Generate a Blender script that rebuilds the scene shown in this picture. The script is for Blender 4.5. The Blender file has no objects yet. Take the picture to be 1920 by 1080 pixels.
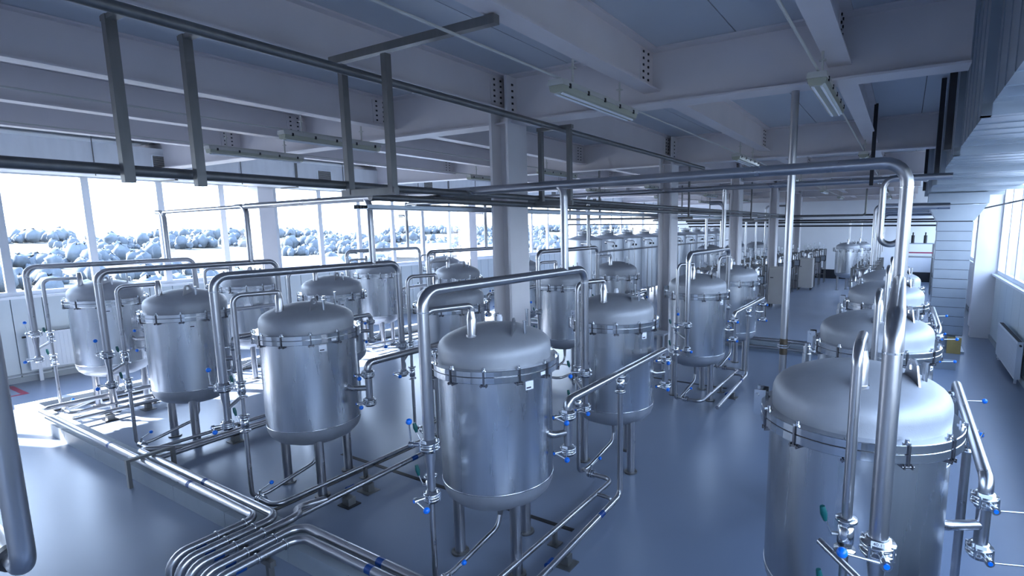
import bpy, math, random
from mathutils import Vector, Matrix

random.seed(7)
D = bpy.data
S = bpy.context.scene
COL = S.collection
PI = math.pi

# ------------------------------------------------------------------ camera
FPX, PCX, PCY = 1006.6, 1091.0, 569.5
yaw, pitch, roll = math.radians(30.86), math.radians(8.25), math.radians(-0.41)
cd = D.cameras.new('camera')
cam = D.objects.new('camera', cd)
COL.objects.link(cam)
cam.location = (0, 0, 3.3)
_f = Vector((-math.sin(yaw) * math.cos(pitch), math.cos(yaw) * math.cos(pitch), -math.sin(pitch)))
_r0 = Vector((math.cos(yaw), math.sin(yaw), 0))
_u0 = _r0.cross(_f)
_r = math.cos(roll) * _r0 + math.sin(roll) * _u0
_u = -math.sin(roll) * _r0 + math.cos(roll) * _u0
cam.rotation_euler = Matrix((_r, _u, -_f)).transposed().to_euler()
cd.sensor_width = 36
cd.lens = FPX * 36 / 1920
cd.shift_x = -(PCX - 960) / 1920
cd.shift_y = (PCY - 540) / 1920
cd.clip_start = 0.05
cd.clip_end = 2000
S.camera = cam

# ------------------------------------------------------------------ world, sun, exposure
EXPOSURE = 2.1
SKY = 3.0
SUN = 13.0
S.view_settings.view_transform = 'Standard'
S.view_settings.look = 'None'
S.view_settings.gamma = 1
S.view_settings.exposure = EXPOSURE
S.view_settings.use_curve_mapping = False
w = D.worlds.new('sky')
S.world = w
w.use_nodes = True
nt = w.node_tree
nt.nodes.clear()
wo = nt.nodes.new('ShaderNodeOutputWorld')
bg = nt.nodes.new('ShaderNodeBackground')
tc = nt.nodes.new('ShaderNodeTexCoord')
sp = nt.nodes.new('ShaderNodeSeparateXYZ')
cr = nt.nodes.new('ShaderNodeValToRGB')
cr.color_ramp.elements[0].position = 0.0
cr.color_ramp.elements[0].color = (0.77, 0.88, 1.0, 1)
cr.color_ramp.elements[1].position = 0.8
cr.color_ramp.elements[1].color = (0.38, 0.56, 0.90, 1)
nt.links.new(tc.outputs['Generated'], sp.inputs[0])
nt.links.new(sp.outputs['Z'], cr.inputs[0])
nt.links.new(cr.outputs[0], bg.inputs[0])
bg.inputs[1].default_value = SKY
nt.links.new(bg.outputs[0], wo.inputs[0])
sl = D.lights.new('sun', 'SUN')
sun = D.objects.new('sun', sl)
COL.objects.link(sun)
sl.energy = SUN
sl.angle = math.radians(0.6)
sl.color = (1.0, 0.95, 0.88)
sun.rotation_euler = Vector((1.0, 0.42, -0.82)).to_track_quat('-Z', 'Y').to_euler()

XL, XR, YF, YB, ZC = -16.35, 2.3, -3.0, 36.1, 5.3      # room: left, right, behind camera, far, ceiling
SILL, HEAD = 1.88, 4.56


def portal(name, loc, rot, sx, sy):
    l = D.lights.new(name, 'AREA')
    l.shape = 'RECTANGLE'
    l.size, l.size_y = sx, sy
    l.cycles.is_portal = True
    o = D.objects.new(name, l)
    COL.objects.link(o)
    o.location = loc
    o.rotation_euler = rot


portal('window_portal', (XL - 0.05, (YF + YB) / 2, (SILL + HEAD) / 2), (0, -PI / 2, 0), HEAD - SILL, YB - YF)
portal('window_portal', (XR + 0.05, 8.0, (SILL + HEAD) / 2), (0, PI / 2, 0), HEAD - SILL, 22.0)
portal('window_portal', (XR + 0.05, 28.05, (SILL + HEAD) / 2), (0, PI / 2, 0), HEAD - SILL, 16.1)  # covers the unseen far windows added for light


# ------------------------------------------------------------------ materials
def mat(name, col, rough=0.5, metal=0.0, noise=None, bump=None, spec=0.5, aniso=0.0, rvar=0.0, coat=0.0):
    """noise=(scale xyz, amount) darkens and lightens the colour; bump=(scale xyz, strength)"""
    m = D.materials.new(name)
    m.use_nodes = True
    n, l = m.node_tree.nodes, m.node_tree.links
    b = n['Principled BSDF']
    b.inputs['Base Color'].default_value = (*col, 1)
    b.inputs['Roughness'].default_value = rough
    b.inputs['Metallic'].default_value = metal
    b.inputs['Specular IOR Level'].default_value = spec
    b.inputs['Coat Weight'].default_value = coat
    if aniso:
        b.inputs['Anisotropic'].default_value = aniso
        tg = n.new('ShaderNodeTangent')
        tg.direction_type = 'RADIAL'
        tg.axis = 'Z'
        l.new(tg.outputs[0], b.inputs['Tangent'])
    t = n.new('ShaderNodeTexCoord')

    def tex(scale):
        mp = n.new('ShaderNodeMapping')
        mp.inputs['Scale'].default_value = scale
        l.new(t.outputs['Object'], mp.inputs[0])
        x = n.new('ShaderNodeTexNoise')
        x.inputs['Scale'].default_value = 1.0
        x.inputs['Detail'].default_value = 4
        l.new(mp.outputs[0], x.inputs['Vector'])
        return x
    if noise:
        x = tex(noise[0])
        r = n.new('ShaderNodeMapRange')
        r.clamp = False
        r.inputs[1].default_value = 0.22
        r.inputs[2].default_value = 0.78
        r.inputs[3].default_value = 1 - noise[1]
        r.inputs[4].default_value = 1 + noise[1]
        l.new(x.outputs['Fac'], r.inputs[0])
        mx = n.new('ShaderNodeVectorMath')
        mx.operation = 'SCALE'
        mx.inputs[0].default_value = col
        l.new(r.outputs[0], mx.inputs['Scale'])
        l.new(mx.outputs[0], b.inputs['Base Color'])
        if rvar:
            r2 = n.new('ShaderNodeMapRange')
            r2.clamp = False
            r2.inputs[1].default_value = 0.22
            r2.inputs[2].default_value = 0.78
            r2.inputs[3].default_value = rough - rvar
            r2.inputs[4].default_value = rough + rvar
            l.new(x.outputs['Fac'], r2.inputs[0])
            l.new(r2.outputs[0], b.inputs['Roughness'])
    if bump:
        x = tex(bump[0])
        bp = n.new('ShaderNodeBump')
        bp.inputs['Strength'].default_value = bump[1]
        bp.inputs['Distance'].default_value = 0.01
        l.new(x.outputs['Fac'], bp.inputs['Height'])
        l.new(bp.outputs[0], b.inputs['Normal'])
    return m


M = {
    'body': mat('brushed_steel', (0.58, 0.60, 0.63), 0.27, 1, noise=((5, 5, 0.35), 0.20), rvar=0.035, aniso=0.3),
    'dome': mat('blasted_steel', (0.35, 0.37, 0.41), 0.52, 0.40, noise=((9, 9, 9), 0.05), bump=((160, 160, 160), 0.08)),
    'dish': mat('satin_steel', (0.46, 0.48, 0.52), 0.42, 0.7, noise=((7, 7, 7), 0.1), rvar=0.05),
    'pipe': mat('polished_pipe_steel', (0.47, 0.47, 0.49), 0.28, 1, noise=((6, 6, 6), 0.03), rvar=0.01),
    'shiny': mat('polished_fitting_steel', (0.62, 0.64, 0.67), 0.18, 1, noise=((25, 25, 25), 0.04), rvar=0.01),
    'tube': mat('square_tube_steel', (0.21, 0.21, 0.21), 0.42, 0.8, noise=((15, 15, 3), 0.12)),
    'galv': mat('galvanised_sheet', (0.42, 0.47, 0.53), 0.30, 0.9, noise=((3, 3, 3), 0.05), rvar=0.02),
    'clampm': mat('clamp_steel', (0.20, 0.20, 0.22), 0.25, 1, noise=((25, 25, 25), 0.2)),
    'galvd': mat('dull_galvanised_duct', (0.68, 0.70, 0.73), 0.5, 0.1, noise=((2, 4, 0.6), 0.10)),
    'darkm': mat('dark_metal', (0.04, 0.042, 0.05), 0.4, 0.7, noise=((20, 20, 20), 0.1)),
    'black': mat('black_rubber', (0.012, 0.012, 0.015), 0.6, noise=((20, 20, 20), 0.1)),
    'blue': mat('blue_plastic', (0.0, 0.16, 0.72), 0.28, noise=((20, 20, 20), 0.05)),
    'green': mat('dark_green_grip', (0.0, 0.09, 0.09), 0.4, noise=((20, 20, 20), 0.05)),
    'tape': mat('blue_tape', (0.0, 0.04, 0.20), 0.4, noise=((20, 20, 20), 0.05)),
    'label': mat('white_label', (0.8, 0.83, 0.9), 0.5, noise=((30, 30, 30), 0.02)),
    'ink': mat('black_ink', (0.03, 0.03, 0.06), 0.6, noise=((30, 30, 30), 0.02)),
    'floor': mat('epoxy_floor', (0.205, 0.245, 0.325), 0.27, noise=((0.9, 0.9, 0.9), 0.03), spec=0.38),
    'curb': mat('concrete_curb', (0.30, 0.34, 0.38), 0.55, noise=((3, 3, 3), 0.08), bump=((30, 30, 30), 0.1)),
    'panel': mat('wall_panel_paint', (0.58, 0.64, 0.68), 0.45, noise=((1.2, 1.2, 0.4), 0.04)),
    'upper': mat('galvanised_wall_panel', (0.48, 0.53, 0.60), 0.48, noise=((2, 3, 0.5), 0.10)),
    'white': mat('white_paint', (0.78, 0.80, 0.84), 0.5, noise=((1, 1, 1), 0.03)),
    'ceil': mat('ceiling_sheet', (0.56, 0.60, 0.66), 0.42, noise=((0.6, 0.6, 0.6), 0.05)),
    'beam': mat('beam_paint', (0.70, 0.66, 0.68), 0.42, noise=((1.5, 1.5, 1.5), 0.05)),
    'column': mat('column_paint', (0.72, 0.70, 0.72), 0.42, noise=((1.5, 1.5, 1.5), 0.05)),
    'frame': mat('window_frame_white', (0.80, 0.83, 0.88), 0.35, noise=((2, 2, 2), 0.02)),
    'beige': mat('beige_cabinet', (0.42, 0.40, 0.38), 0.45, noise=((3, 3, 3), 0.04)),
    'rad': mat('radiator_enamel', (0.66, 0.70, 0.76), 0.3, noise=((2, 2, 2), 0.02)),
    'lamp': mat('lamp_diffuser', (0.42, 0.43, 0.35), 0.18, noise=((6, 6, 6), 0.05)),
    'lampb': mat('lamp_housing', (0.52, 0.52, 0.50), 0.45, noise=((6, 6, 6), 0.05)),
    'red': mat('red_floor_paint', (0.30, 0.02, 0.06), 0.35, noise=((6, 6, 6), 0.1)),
    'rust': mat('stained_metal', (0.10, 0.08, 0.06), 0.6, 0.6, noise=((30, 30, 30), 0.3)),
    'land': mat('distant_ground', (0.062, 0.060, 0.045), 0.9, noise=((0.03, 0.03, 0.03), 0.35)),
    'trees': mat('tree_crowns', (0.058, 0.072, 0.086), 0.9, noise=((0.3, 0.3, 0.3), 0.3)),
    'hwall': mat('house_wall', (0.13, 0.125, 0.12), 0.8, noise=((0.5, 0.5, 0.5), 0.05)),
    'roof': mat('house_roof', (0.12, 0.12, 0.15), 0.8, noise=((0.5, 0.5, 0.5), 0.1)),
    'yellow': mat('cardboard', (0.45, 0.33, 0.12), 0.7, noise=((6, 6, 6), 0.1)),
}
g = D.materials.new('window_glass')
g.use_nodes = True
n, l = g.node_tree.nodes, g.node_tree.links
n.clear()
go = n.new('ShaderNodeOutputMaterial')
gt = n.new('ShaderNodeBsdfTransparent')
gt.inputs[0].default_value = (0.93, 0.96, 1.0, 1)
gg = n.new('ShaderNodeBsdfGlossy')
gg.inputs['Roughness'].default_value = 0.02
gf = n.new('ShaderNodeLayerWeight')
gp = n.new('ShaderNodeMath')
gp.operation = 'POWER'
gp.inputs[1].default_value = 5
l.new(gf.outputs['Facing'], gp.inputs[0])
gq = n.new('ShaderNodeMath')
gq.operation = 'MULTIPLY_ADD'
gq.inputs[1].default_value = 0.85
gq.inputs[2].default_value = 0.05
l.new(gp.outputs[0], gq.inputs[0])
gm = n.new('ShaderNodeMixShader')
l.new(gq.outputs[0], gm.inputs[0])
l.new(gt.outputs[0], gm.inputs[1])
l.new(gg.outputs[0], gm.inputs[2])
l.new(gm.outputs[0], go.inputs[0])
M['glass'] = g


# ------------------------------------------------------------------ mesh builder
class MB:
    def __init__(s):
        s.v, s.f, s.sm = [], [], []

    def add(s, vs, fs, smooth=False):
        k = len(s.v)
        s.v += [tuple(p) for p in vs]
        s.f += [tuple(k + i for i in f) for f in fs]
        s.sm += [smooth] * len(fs)
        return s

    def box(s, x0, x1, y0, y1, z0, z1):
        return s.add([(x0, y0, z0), (x1, y0, z0), (x1, y1, z0), (x0, y1, z0), (x0, y0, z1), (x1, y0, z1), (x1, y1, z1), (x0, y1, z1)],
                     [(0, 3, 2, 1), (4, 5, 6, 7), (0, 1, 5, 4), (1, 2, 6, 5), (2, 3, 7, 6), (3, 0, 4, 7)])

    def bar(s, a, b, w, h=None):
        """square bar between two points"""
        a, b = Vector(a), Vector(b)
        d = (b - a).normalized()
        up = Vector((0, 0, 1)) if abs(d.z) < 0.9 else Vector((1, 0, 0))
        p = d.cross(up).normalized() * w / 2
        q = p.cross(d).normalized() * (h or w) / 2
        vs = [c + i * p + j * q for c in (a, b) for i, j in ((-1, -1), (1, -1), (1, 1), (-1, 1))]
        return s.add(vs, [(0, 1, 2, 3), (7, 6, 5, 4), (0, 4, 5, 1), (1, 5, 6, 2), (2, 6, 7, 3), (3, 7, 4, 0)])

    def sweep(s, pts, radii, seg=14, caps=True):
        pts = [Vector(p) for p in pts]
        n = len(pts)
        tang = []
        for i in range(n):
            a = pts[max(i - 1, 0)]
            b = pts[min(i + 1, n - 1)]
            tang.append((b - a).normalized())
        t = tang[0]
        up = Vector((0, 0, 1)) if abs(t.z) < 0.9 else Vector((1, 0, 0))
        u = t.cross(up).normalized()
        vs = []
        for i in range(n):
            t2 = tang[i]
            u = (u - t2 * u.dot(t2)).normalized()
            v = t2.cross(u)
            r = radii[i] if hasattr(radii, '__len__') else radii
            for k in range(seg):
                a = 2 * PI * k / seg
                vs.append(pts[i] + r * (math.cos(a) * u + math.sin(a) * v))
        fs = [(i * seg + k, i * seg + (k + 1) % seg, (i + 1) * seg + (k + 1) % seg, (i + 1) * seg + k) for i in range(n - 1) for k in range(seg)]
        s.add(vs, fs, True)
        if caps:
            s.add(vs[:seg], [tuple(range(seg))[::-1]])
            s.add(vs[-seg:], [tuple(range(seg))])
        return s

    def tube(s, pts, r, bend=0.12, seg=14, caps=True):
        pts = [Vector(p) for p in pts]
        out = [pts[0]]
        for i in range(1, len(pts) - 1):
            a, b, c = pts[i - 1], pts[i], pts[i + 1]
            d1, d2 = (a - b), (c - b)
            L = min(bend, d1.length * 0.48, d2.length * 0.48)
            d1.normalize()
            d2.normalize()
            ang = d1.angle(d2)
            if ang > PI - 0.05:
                out.append(b)
                continue
            p, q = b + d1 * L, b + d2 * L
            for k in range(7):
                t = k / 6
                h = PI - ang
                # circular arc from p to q
                R = L * math.tan(ang / 2)
                cen = b + (d1 + d2).normalized() * (R / math.sin(ang / 2))
                e1 = (p - cen).normalized()
                e2 = (q - cen).normalized()
                th = e1.angle(e2)
                out.append(cen + R * (math.sin((1 - t) * th) * e1 + math.sin(t * th) * e2) / math.sin(th))
        out.append(pts[-1])
        return s.sweep(out, r, seg, caps)

    def rod(s, a, b, r, seg=12, r2=None):
        return s.sweep([a, b], [r, r if r2 is None else r2], seg)

    def lathe(s, prof, c=(0, 0, 0), seg=40, smooth=True):
        vs = []
        for r, z in prof:
            for k in range(seg):
                a = 2 * PI * k / seg
                vs.append((c[0] + r * math.cos(a), c[1] + r * math.sin(a), c[2] + z))
        n = len(prof)
        fs = [(i * seg + k, i * seg + (k + 1) % seg, (i + 1) * seg + (k + 1) % seg, (i + 1) * seg + k) for i in range(n - 1) for k in range(seg)]
        return s.add(vs, fs, smooth)

    def ball(s, c, r, seg=12):
        pr = [(max(r * math.sin(PI * i / 8), 1e-4), -r * math.cos(PI * i / 8)) for i in range(9)]
        return s.lathe(pr, c, seg)


def link(o, parent=None):
    COL.objects.link(o)
    if parent is not None:
        o.parent = parent
    return o


def obj(name, mb, m, parent=None):
    me = D.meshes.new(name)
    me.from_pydata(mb.v, [], mb.f)
    me.polygons.foreach_set('use_smooth', mb.sm)
    me.materials.append(M[m] if isinstance(m, str) else m)
    me.update()
    return link(D.objects.new(name, me), parent)


def tag(o, label, cat, group=None):
    o['label'] = label
    o['category'] = cat
    if group:
        o['group'] = group
    return o


def thing(name, label, cat, loc=(0, 0, 0), group=None, rz=0):
    o = D.objects.new(name, None)
    o.empty_display_size = 0.1
    o.location = loc
    o.rotation_euler = (0, 0, rz)
    COL.objects.link(o)
    return tag(o, label, cat, group)


def dup(root, loc, label=None, group=None):
    r = root.copy()
    COL.objects.link(r)
    r.location = loc
    if label:
        r['label'] = label
    if group:
        r['group'] = group
    for ch in list(root.children):
        c = ch.copy()
        COL.objects.link(c)
        c.parent = r
        for g_ in ch.children:
            d = g_.copy()
            COL.objects.link(d)
            d.parent = c
    return r


def struct(name, mb, m, parent=None):
    o = obj(name, mb, m, parent)
    if parent is None:
        o['kind'] = 'structure'
    return o


def sroot(name):
    o = D.objects.new(name, None)
    COL.objects.link(o)
    o['kind'] = 'structure'
    return o


# ================================================================== ROOM
struct('floor', MB().box(XL - 0.2, XR + 0.2, YF - 0.2, YB + 0.2, -0.15, 0), 'floor')

# --- ceiling: sheet panels with narrow seams under a deck
ceil = struct('ceiling', MB().box(XL - 0.2, XR + 0.2, YF - 0.2, YB + 0.2, ZC + 0.02, ZC + 0.15), 'darkm')
BX = [-11.65, -9.42, -7.15, -4.81, -2.66, -0.66]     # beams running into the depth
GY = [0.1 + 6.0 * k for k in range(7)]                            # girders across the room
edges = [XL, -14.0] + BX + [0.9, XR]
for a, b in zip(edges, edges[1:]):
    mid = (a + b) / 2
    for x0, x1 in ((a, mid), (mid, b)):
        if x1 - x0 < 0.3:
            continue
        me = None
        for y0, y1 in zip([YF] + GY, GY + [YB + 0.2]):
            obj('ceiling_panel', MB().box(x0 + 0.006, x1 - 0.006, y0 + 0.006, y1 - 0.006, ZC, ZC + 0.03), 'ceil', ceil)

# --- left wall: sandwich panels below the sill and galvanised panels above the windows
wl = struct('wall_left', MB().box(XL - 0.18, XL - 0.06, YF, YB, 0, SILL - 0.02).box(XL - 0.18, XL - 0.06, YF, YB, HEAD + 0.03, ZC + 0.1), 'upper')
y = YF
k = 0
while y < YB - 0.2:
    w_ = 0.5
    obj('wall_panel', MB().box(XL - 0.07, XL, y + 0.008, y + w_ - 0.008, 0.0, SILL - 0.04), 'panel', wl)
    k += 1
    y += w_
y = YF
while y < YB - 0.2:
    obj('upper_panel', MB().box(XL - 0.07, XL, y + 0.006, y + 0.994, HEAD + 0.06, ZC), 'upper', wl)
    y += 1.0
# --- right wall
wr = struct('wall_right', MB().box(XR + 0.06, XR + 0.18, YF, YB, 0, SILL - 0.02).box(XR + 0.06, XR + 0.18, YF, YB, HEAD + 0.03, ZC + 0.1)
            .box(XR, XR + 0.18, 19.0, 20.0, 0, ZC).box(XR, XR + 0.18, 19.0, YB, 0, SILL - 0.05).box(XR, XR + 0.18, 19.0, YB, HEAD + 0.03, ZC), 'white')
y = YF
while y < 18.9:
    obj('wall_panel', MB().box(XR, XR + 0.07, y + 0.006, min(y + 0.994, 19.0), 0, SILL - 0.04), 'panel', wr)
    obj('upper_panel', MB().box(XR, XR + 0.07, y + 0.006, min(y + 0.994, 19.0), HEAD + 0.06, ZC), 'upper', wr)
    y += 1.0
struct('wall_back', MB().box(XL, XR, YB, YB + 0.15, 0, ZC + 0.1), 'white')
struct('wall_front', MB().box(XL, XR, YF - 0.15, YF, 0, ZC + 0.1), 'white')
struct('baseboard_back', MB().box(-6.5, XR, YB - 0.08, YB, 0, 0.55), 'darkm')
struct('baseboard_left', MB().box(XL, XL + 0.03, YF, YB, 0, 0.12).box(XL, XL + 0.06, YF, YB, 0.16, 0.19), 'curb')
struct('baseboard_right', MB().box(XR - 0.03, XR, YF, YB, 0, 0.13), 'curb')


# --- windows: four panes to a bay between pilasters
def window(idx, x, y0, npane, step, out):
    r = sroot('window_%d' % idx)
    s0, s1 = (x - 0.1, x - 0.02) if out < 0 else (x + 0.02, x + 0.1)
    y1 = y0 + npane * step
    fr = MB().box(s0, s1, y0, y1, SILL, SILL + 0.10).box(s0, s1, y0, y1, HEAD - 0.08, HEAD + 0.03)
    obj('window_frame', fr, 'frame', r)
    mm = None
    for i in range(npane + 1):
        yy = y0 + i * step
        if mm is None:
            mm = obj('mullion', MB().box(s0, s1 + (0.02 if out < 0 else 0), -0.07, 0.07, SILL + 0.1, HEAD - 0.08), 'frame', r)
            o = mm
        else:
            o = link(mm.copy(), r)
        o.location.y = yy
    pp = None
    for i in range(npane):
        if pp is None:
            xc = (s0 + s1) / 2
            pp = obj('pane', MB().box(xc - 0.003, xc + 0.003, 0.05, step - 0.05, SILL + 0.10, HEAD - 0.08), 'glass', r)
            o = pp
        else:
            o = link(pp.copy(), r)
        o.location.y = y0 + i * step
    si = (x - 0.02, x + 0.10) if out < 0 else (x - 0.10, x + 0.02)
    obj('window_sill', MB().box(si[0], si[1], y0, y1, SILL - 0.05, SILL), 'frame', r)


STEP = 1.455
widx = 1
for b in range(7):
    y0 = -2.27 + b * 4 * STEP
    npane = 4 if b < 6 else 3
    window(widx, XL, y0, npane, STEP, -1)
    widx += 1
for b in range(4):
    window(widx, XR, -2.9 + b * 5.47, 4 if b < 3 else 4, 5.47 / 4, 1)
    widx += 1
for b in range(2):  # unseen windows past the pilaster, added to brighten the far end wall
    window(widx, XR, 20.0 + b * 8.05, 5, 8.05 / 5, 1)
    widx += 1
# pilasters along the windows
for i, yy in enumerate((0.1, 8.85, 17.5, 26.2, 35.0)):
    struct('pilaster_column', MB().box(XL + 0.02, XL + 0.50, yy - 0.22, yy + 0.22, 0, ZC), 'column')
struct('pilaster_column', MB().box(1.79, XR, 19.0, 19.4, 0.32, ZC).box(1.83, XR, 19.02, 19.38, 0, 0.32), 'column')

# --- steel columns in the middle of the room
c0 = MB()
c0.box(-0.16, -0.12, 0, 0.42, 0, 5.28).box(0.12, 0.16, 0, 0.42, 0, 5.28).box(-0.12, 0.12, 0.20, 0.22, 0, 5.28)
first = None
for k in range(5):
    yy = 5.88 + 5.95 * k
    if first is None:
        first = struct('steel_column', c0, 'column')
        first.location = (-4.81, yy, 0)
        pl = obj('base_plate', MB().box(-0.24, 0.24, -0.05, 0.47, 0, 0.03), 'column', first)
        mb = MB()
        for sx in (-0.162, 0.16):
            for j in range(2):
                for q in range(6):
                    mb.box(sx, sx + 0.012, 0.10 + j * 0.2, 0.13 + j * 0.2, 4.76 + q * 0.08, 4.785 + q * 0.08)
        bo = obj('bolt_rows', mb, 'darkm', first)
        bo['kind'] = 'stuff'
    else:
        o = first.copy()
        COL.objects.link(o)
        o.location = (-4.81, yy, 0)
        for ch in first.children:
            link(ch.copy(), o)


def ibeam(axis, L, zb, zt, wf, tf=0.02):
    m_ = MB()
    for z0, z1, hw in ((zb, zb + tf, wf / 2), (zt - tf, zt, wf / 2), (zb + tf, zt - tf, 0.006)):
        if axis == 'y':
            m_.box(-hw, hw, 0, L, z0, z1)
        else:
            m_.box(0, L, -hw, hw, z0, z1)
    return m_


# beams between girders
bm0 = None
for gi in range(-1, 6):
    y0 = (GY[gi] if gi >= 0 else YF) + (0.01 if gi >= 0 else 0)
    L = (GY[gi + 1] - 0.01) - y0
    for x in BX:
        if bm0 is None or abs(bm0[1] - L) > 0.02:
            b_ = struct('ceiling_beam', ibeam('y', L, 4.84, ZC - 0.002, 0.21), 'beam')
            pm = MB()
            for yy in (0.1, L - 0.36):
                pm.box(-0.02, 0.02, yy, yy + 0.26, 4.90, 5.24)
            obj('splice_plate', pm, 'beam', b_)
            pb = MB()
            for yy in (0.1, L - 0.36):
                for j in range(2):
                    for q in range(5):
                        for sx in (-0.032, 0.02):
                            pb.box(sx, sx + 0.012, yy + 0.05 + j * 0.13, yy + 0.075 + j * 0.13, 4.93 + q * 0.07, 4.952 + q * 0.07)
            q_ = obj('bolt_rows', pb, 'darkm', b_)
            q_['kind'] = 'stuff'
            bm0 = (b_, L)
            o = b_
        else:
            o = bm0[0].copy()
            COL.objects.link(o)
            for ch in bm0[0].children:
                link(ch.copy(), o)
        o.location = (x, y0, 0)
for gy in GY:
    gl = struct('ceiling_girder_beam', ibeam('x', 0.40 - XL, 4.68, ZC - 0.002, 0.30, 0.022), 'beam')
    gl.location = (XL, gy, 0)

# --- bund curbs around the tank area, of cast blocks
cb = sroot('curb')
x = -13.45
while x < 2.0:
    obj('curb_block', MB().box(x + 0.004, x + 1.196, 2.72, 2.98, 0, 0.2), 'curb', cb)
    x += 1.2
y = 2.99
while y < 14.4:
    obj('curb_block', MB().box(-13.45, -13.25, y + 0.004, y + 1.19, 0, 0.2), 'curb', cb)
    y += 1.2
x = -13.2
while x < 0.0:
    obj('curb_block', MB().box(x + 0.004, x + 1.196, 14.45, 14.65, 0, 0.2), 'curb', cb)
    x += 1.2
# slot drains let into the floor
sd = sroot('floor_drain_line')
for (x0, x1, y0, y1) in ((-6.9, -2.9, 4.60, 4.66), (-6.22, -6.15, 3.0, 6.4), (-9.40, -9.34, 3.0, 4.4), (0.45, 1.1, 4.60, 4.66), (-6.9, -2.9, 10.55, 10.61), (-13.24, -13.16, 3.0, 13.9)):
    obj('drain_slot', MB().box(x0, x1, y0, y1, 0.0, 0.004), 'black', sd)
struct('floor_marking', MB().box(-16.15, -15.1, 3.2, 3.3, 0, 0.003).box(-15.2, -15.1, 2.2, 3.2, 0, 0.003), 'red')

# ================================================================== OUTSIDE
struct('ground', MB().box(-900, -19, -500, 900, -9.2, -9).box(12, 900, -500, 900, -9.2, -9)
       .add([(-265, -500, -9), (-265, 1200, -9), (-560, 1200, 6), (-560, -500, 6), (-900, 1200, 6), (-900, -500, 6)], [(0, 1, 2, 3), (3, 2, 4, 5)]), 'land')
tr = MB()


def crown(cx, cy, cz, rr):
    pr = [(max(rr * math.sin(PI * q / 5), 0.01), -rr * 1.15 * math.cos(PI * q / 5)) for q in range(6)]
    k0 = len(tr.v)
    tr.lathe(pr, (cx, cy, cz), 7, True)
    for q in range(k0, len(tr.v)):
        x_, y_, z_ = tr.v[q]
        j_ = 0.22 * rr
        tr.v[q] = (x_ + random.uniform(-j_, j_), y_ + random.uniform(-j_, j_), z_ + random.uniform(-j_, j_))


for belt in range(64):
    side = belt < 50
    d = random.choice((95, 150, 220, 300, 380, 380)) + random.uniform(-25, 25)
    y0 = random.uniform(0, 1.9) * d - 10
    ln = random.uniform(20, 60) * (0.5 + d / 220)
    hgt = random.uniform(0.8, 1.6) * (0.8 + d / 300)
    gz = -9 + max(0, d - 246) * 0.05
    nn = int(ln / hgt * 1.7)
    for q in range(nn):
        yy = y0 + ln * random.random() + random.gauss(0, 6)
        xx = ((-19 - d) if side else (60 + d)) + random.gauss(0, 7)
        for r_ in range(2):
            rr = hgt * random.choice((0.4, 0.6, 0.8, 1.0, 1.3)) * random.uniform(0.8, 1.1)
            crown(xx + random.uniform(-2, 2) * hgt, yy, gz + rr * random.uniform(0.6, 1.2), rr)
for q in range(150):
    rr = random.uniform(2.5, 4.5)
    crown(24 + random.uniform(0, 22), -10 + q * 0.9 + random.uniform(-2, 2), random.choice((-4, -1, 1.5, 3.0)) + random.uniform(-1, 1), rr)
t_ = obj('trees', tr, 'trees')
tag(t_, 'distant belt of blue green trees outside the long windows', 'trees')
t_['kind'] = 'stuff'
hp = []
for i in range(26):
    xx = -19 - random.uniform(20, 66)
    yy = random.uniform(-20, 190)
    if any(abs(xx - a) < 13 and abs(yy - b) < 15 for a, b in hp):
        continue
    hp.append((xx, yy))
for i, (xx, yy) in enumerate(hp):
    wx, wy, hh = random.uniform(6, 9), random.uniform(7, 11), random.uniform(4.5, 7.5)
    h_ = thing('house', 'small pale house with grey gable roof outside beyond the windows', 'house', (xx, yy, -9), 'houses outside the windows')
    obj('walls', MB().box(-wx / 2, wx / 2, -wy / 2, wy / 2, 0, hh), 'hwall', h_)
    rf = MB()
    e = 0.5
    rf.add([(-wx / 2 - e, -wy / 2 - e, hh), (wx / 2 + e, -wy / 2 - e, hh), (wx / 2 + e, wy / 2 + e, hh), (-wx / 2 - e, wy / 2 + e, hh), (0, -wy / 2 - e, hh + 2.2), (0, wy / 2 + e, hh + 2.2)],
           [(0, 1, 4), (2, 3, 5), (0, 4, 5, 3), (1, 2, 5, 4), (0, 3, 2, 1)])
    obj('roof', rf, 'roof' if i % 3 else 'white', h_)
    for q in range(3):
        obj('window', MB().box(wx / 2, wx / 2 + 0.05, -wy / 2 + 1 + q * wy / 3.2, -wy / 2 + 2 + q * wy / 3.2, 1.2, 2.4), 'darkm', h_)

# ================================================================== FILTER TANKS
TX = [-0.20, -3.33, -6.36, -9.50, -12.54]
TY = [3.93, 6.43, 9.88, 12.38]
ROW = ['front row by curb', 'second row', 'third row', 'back row']
COLN = ['line beside the radiator aisle', 'line right of the steel columns', 'line left of the steel columns', 'second line from the windows', 'line nearest the windows']


def dome_z(r):
    P = [(0, 2.392), (.2, 2.372), (.35, 2.328), (.465, 2.275), (.52, 2.225), (.538, 2.15), (.54, 2.06)]
    for (a, za), (b, zb) in zip(P, P[1:]):
        if a <= r <= b:
            return za + (zb - za) * (r - a) / (b - a)
    return 2.06


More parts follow.
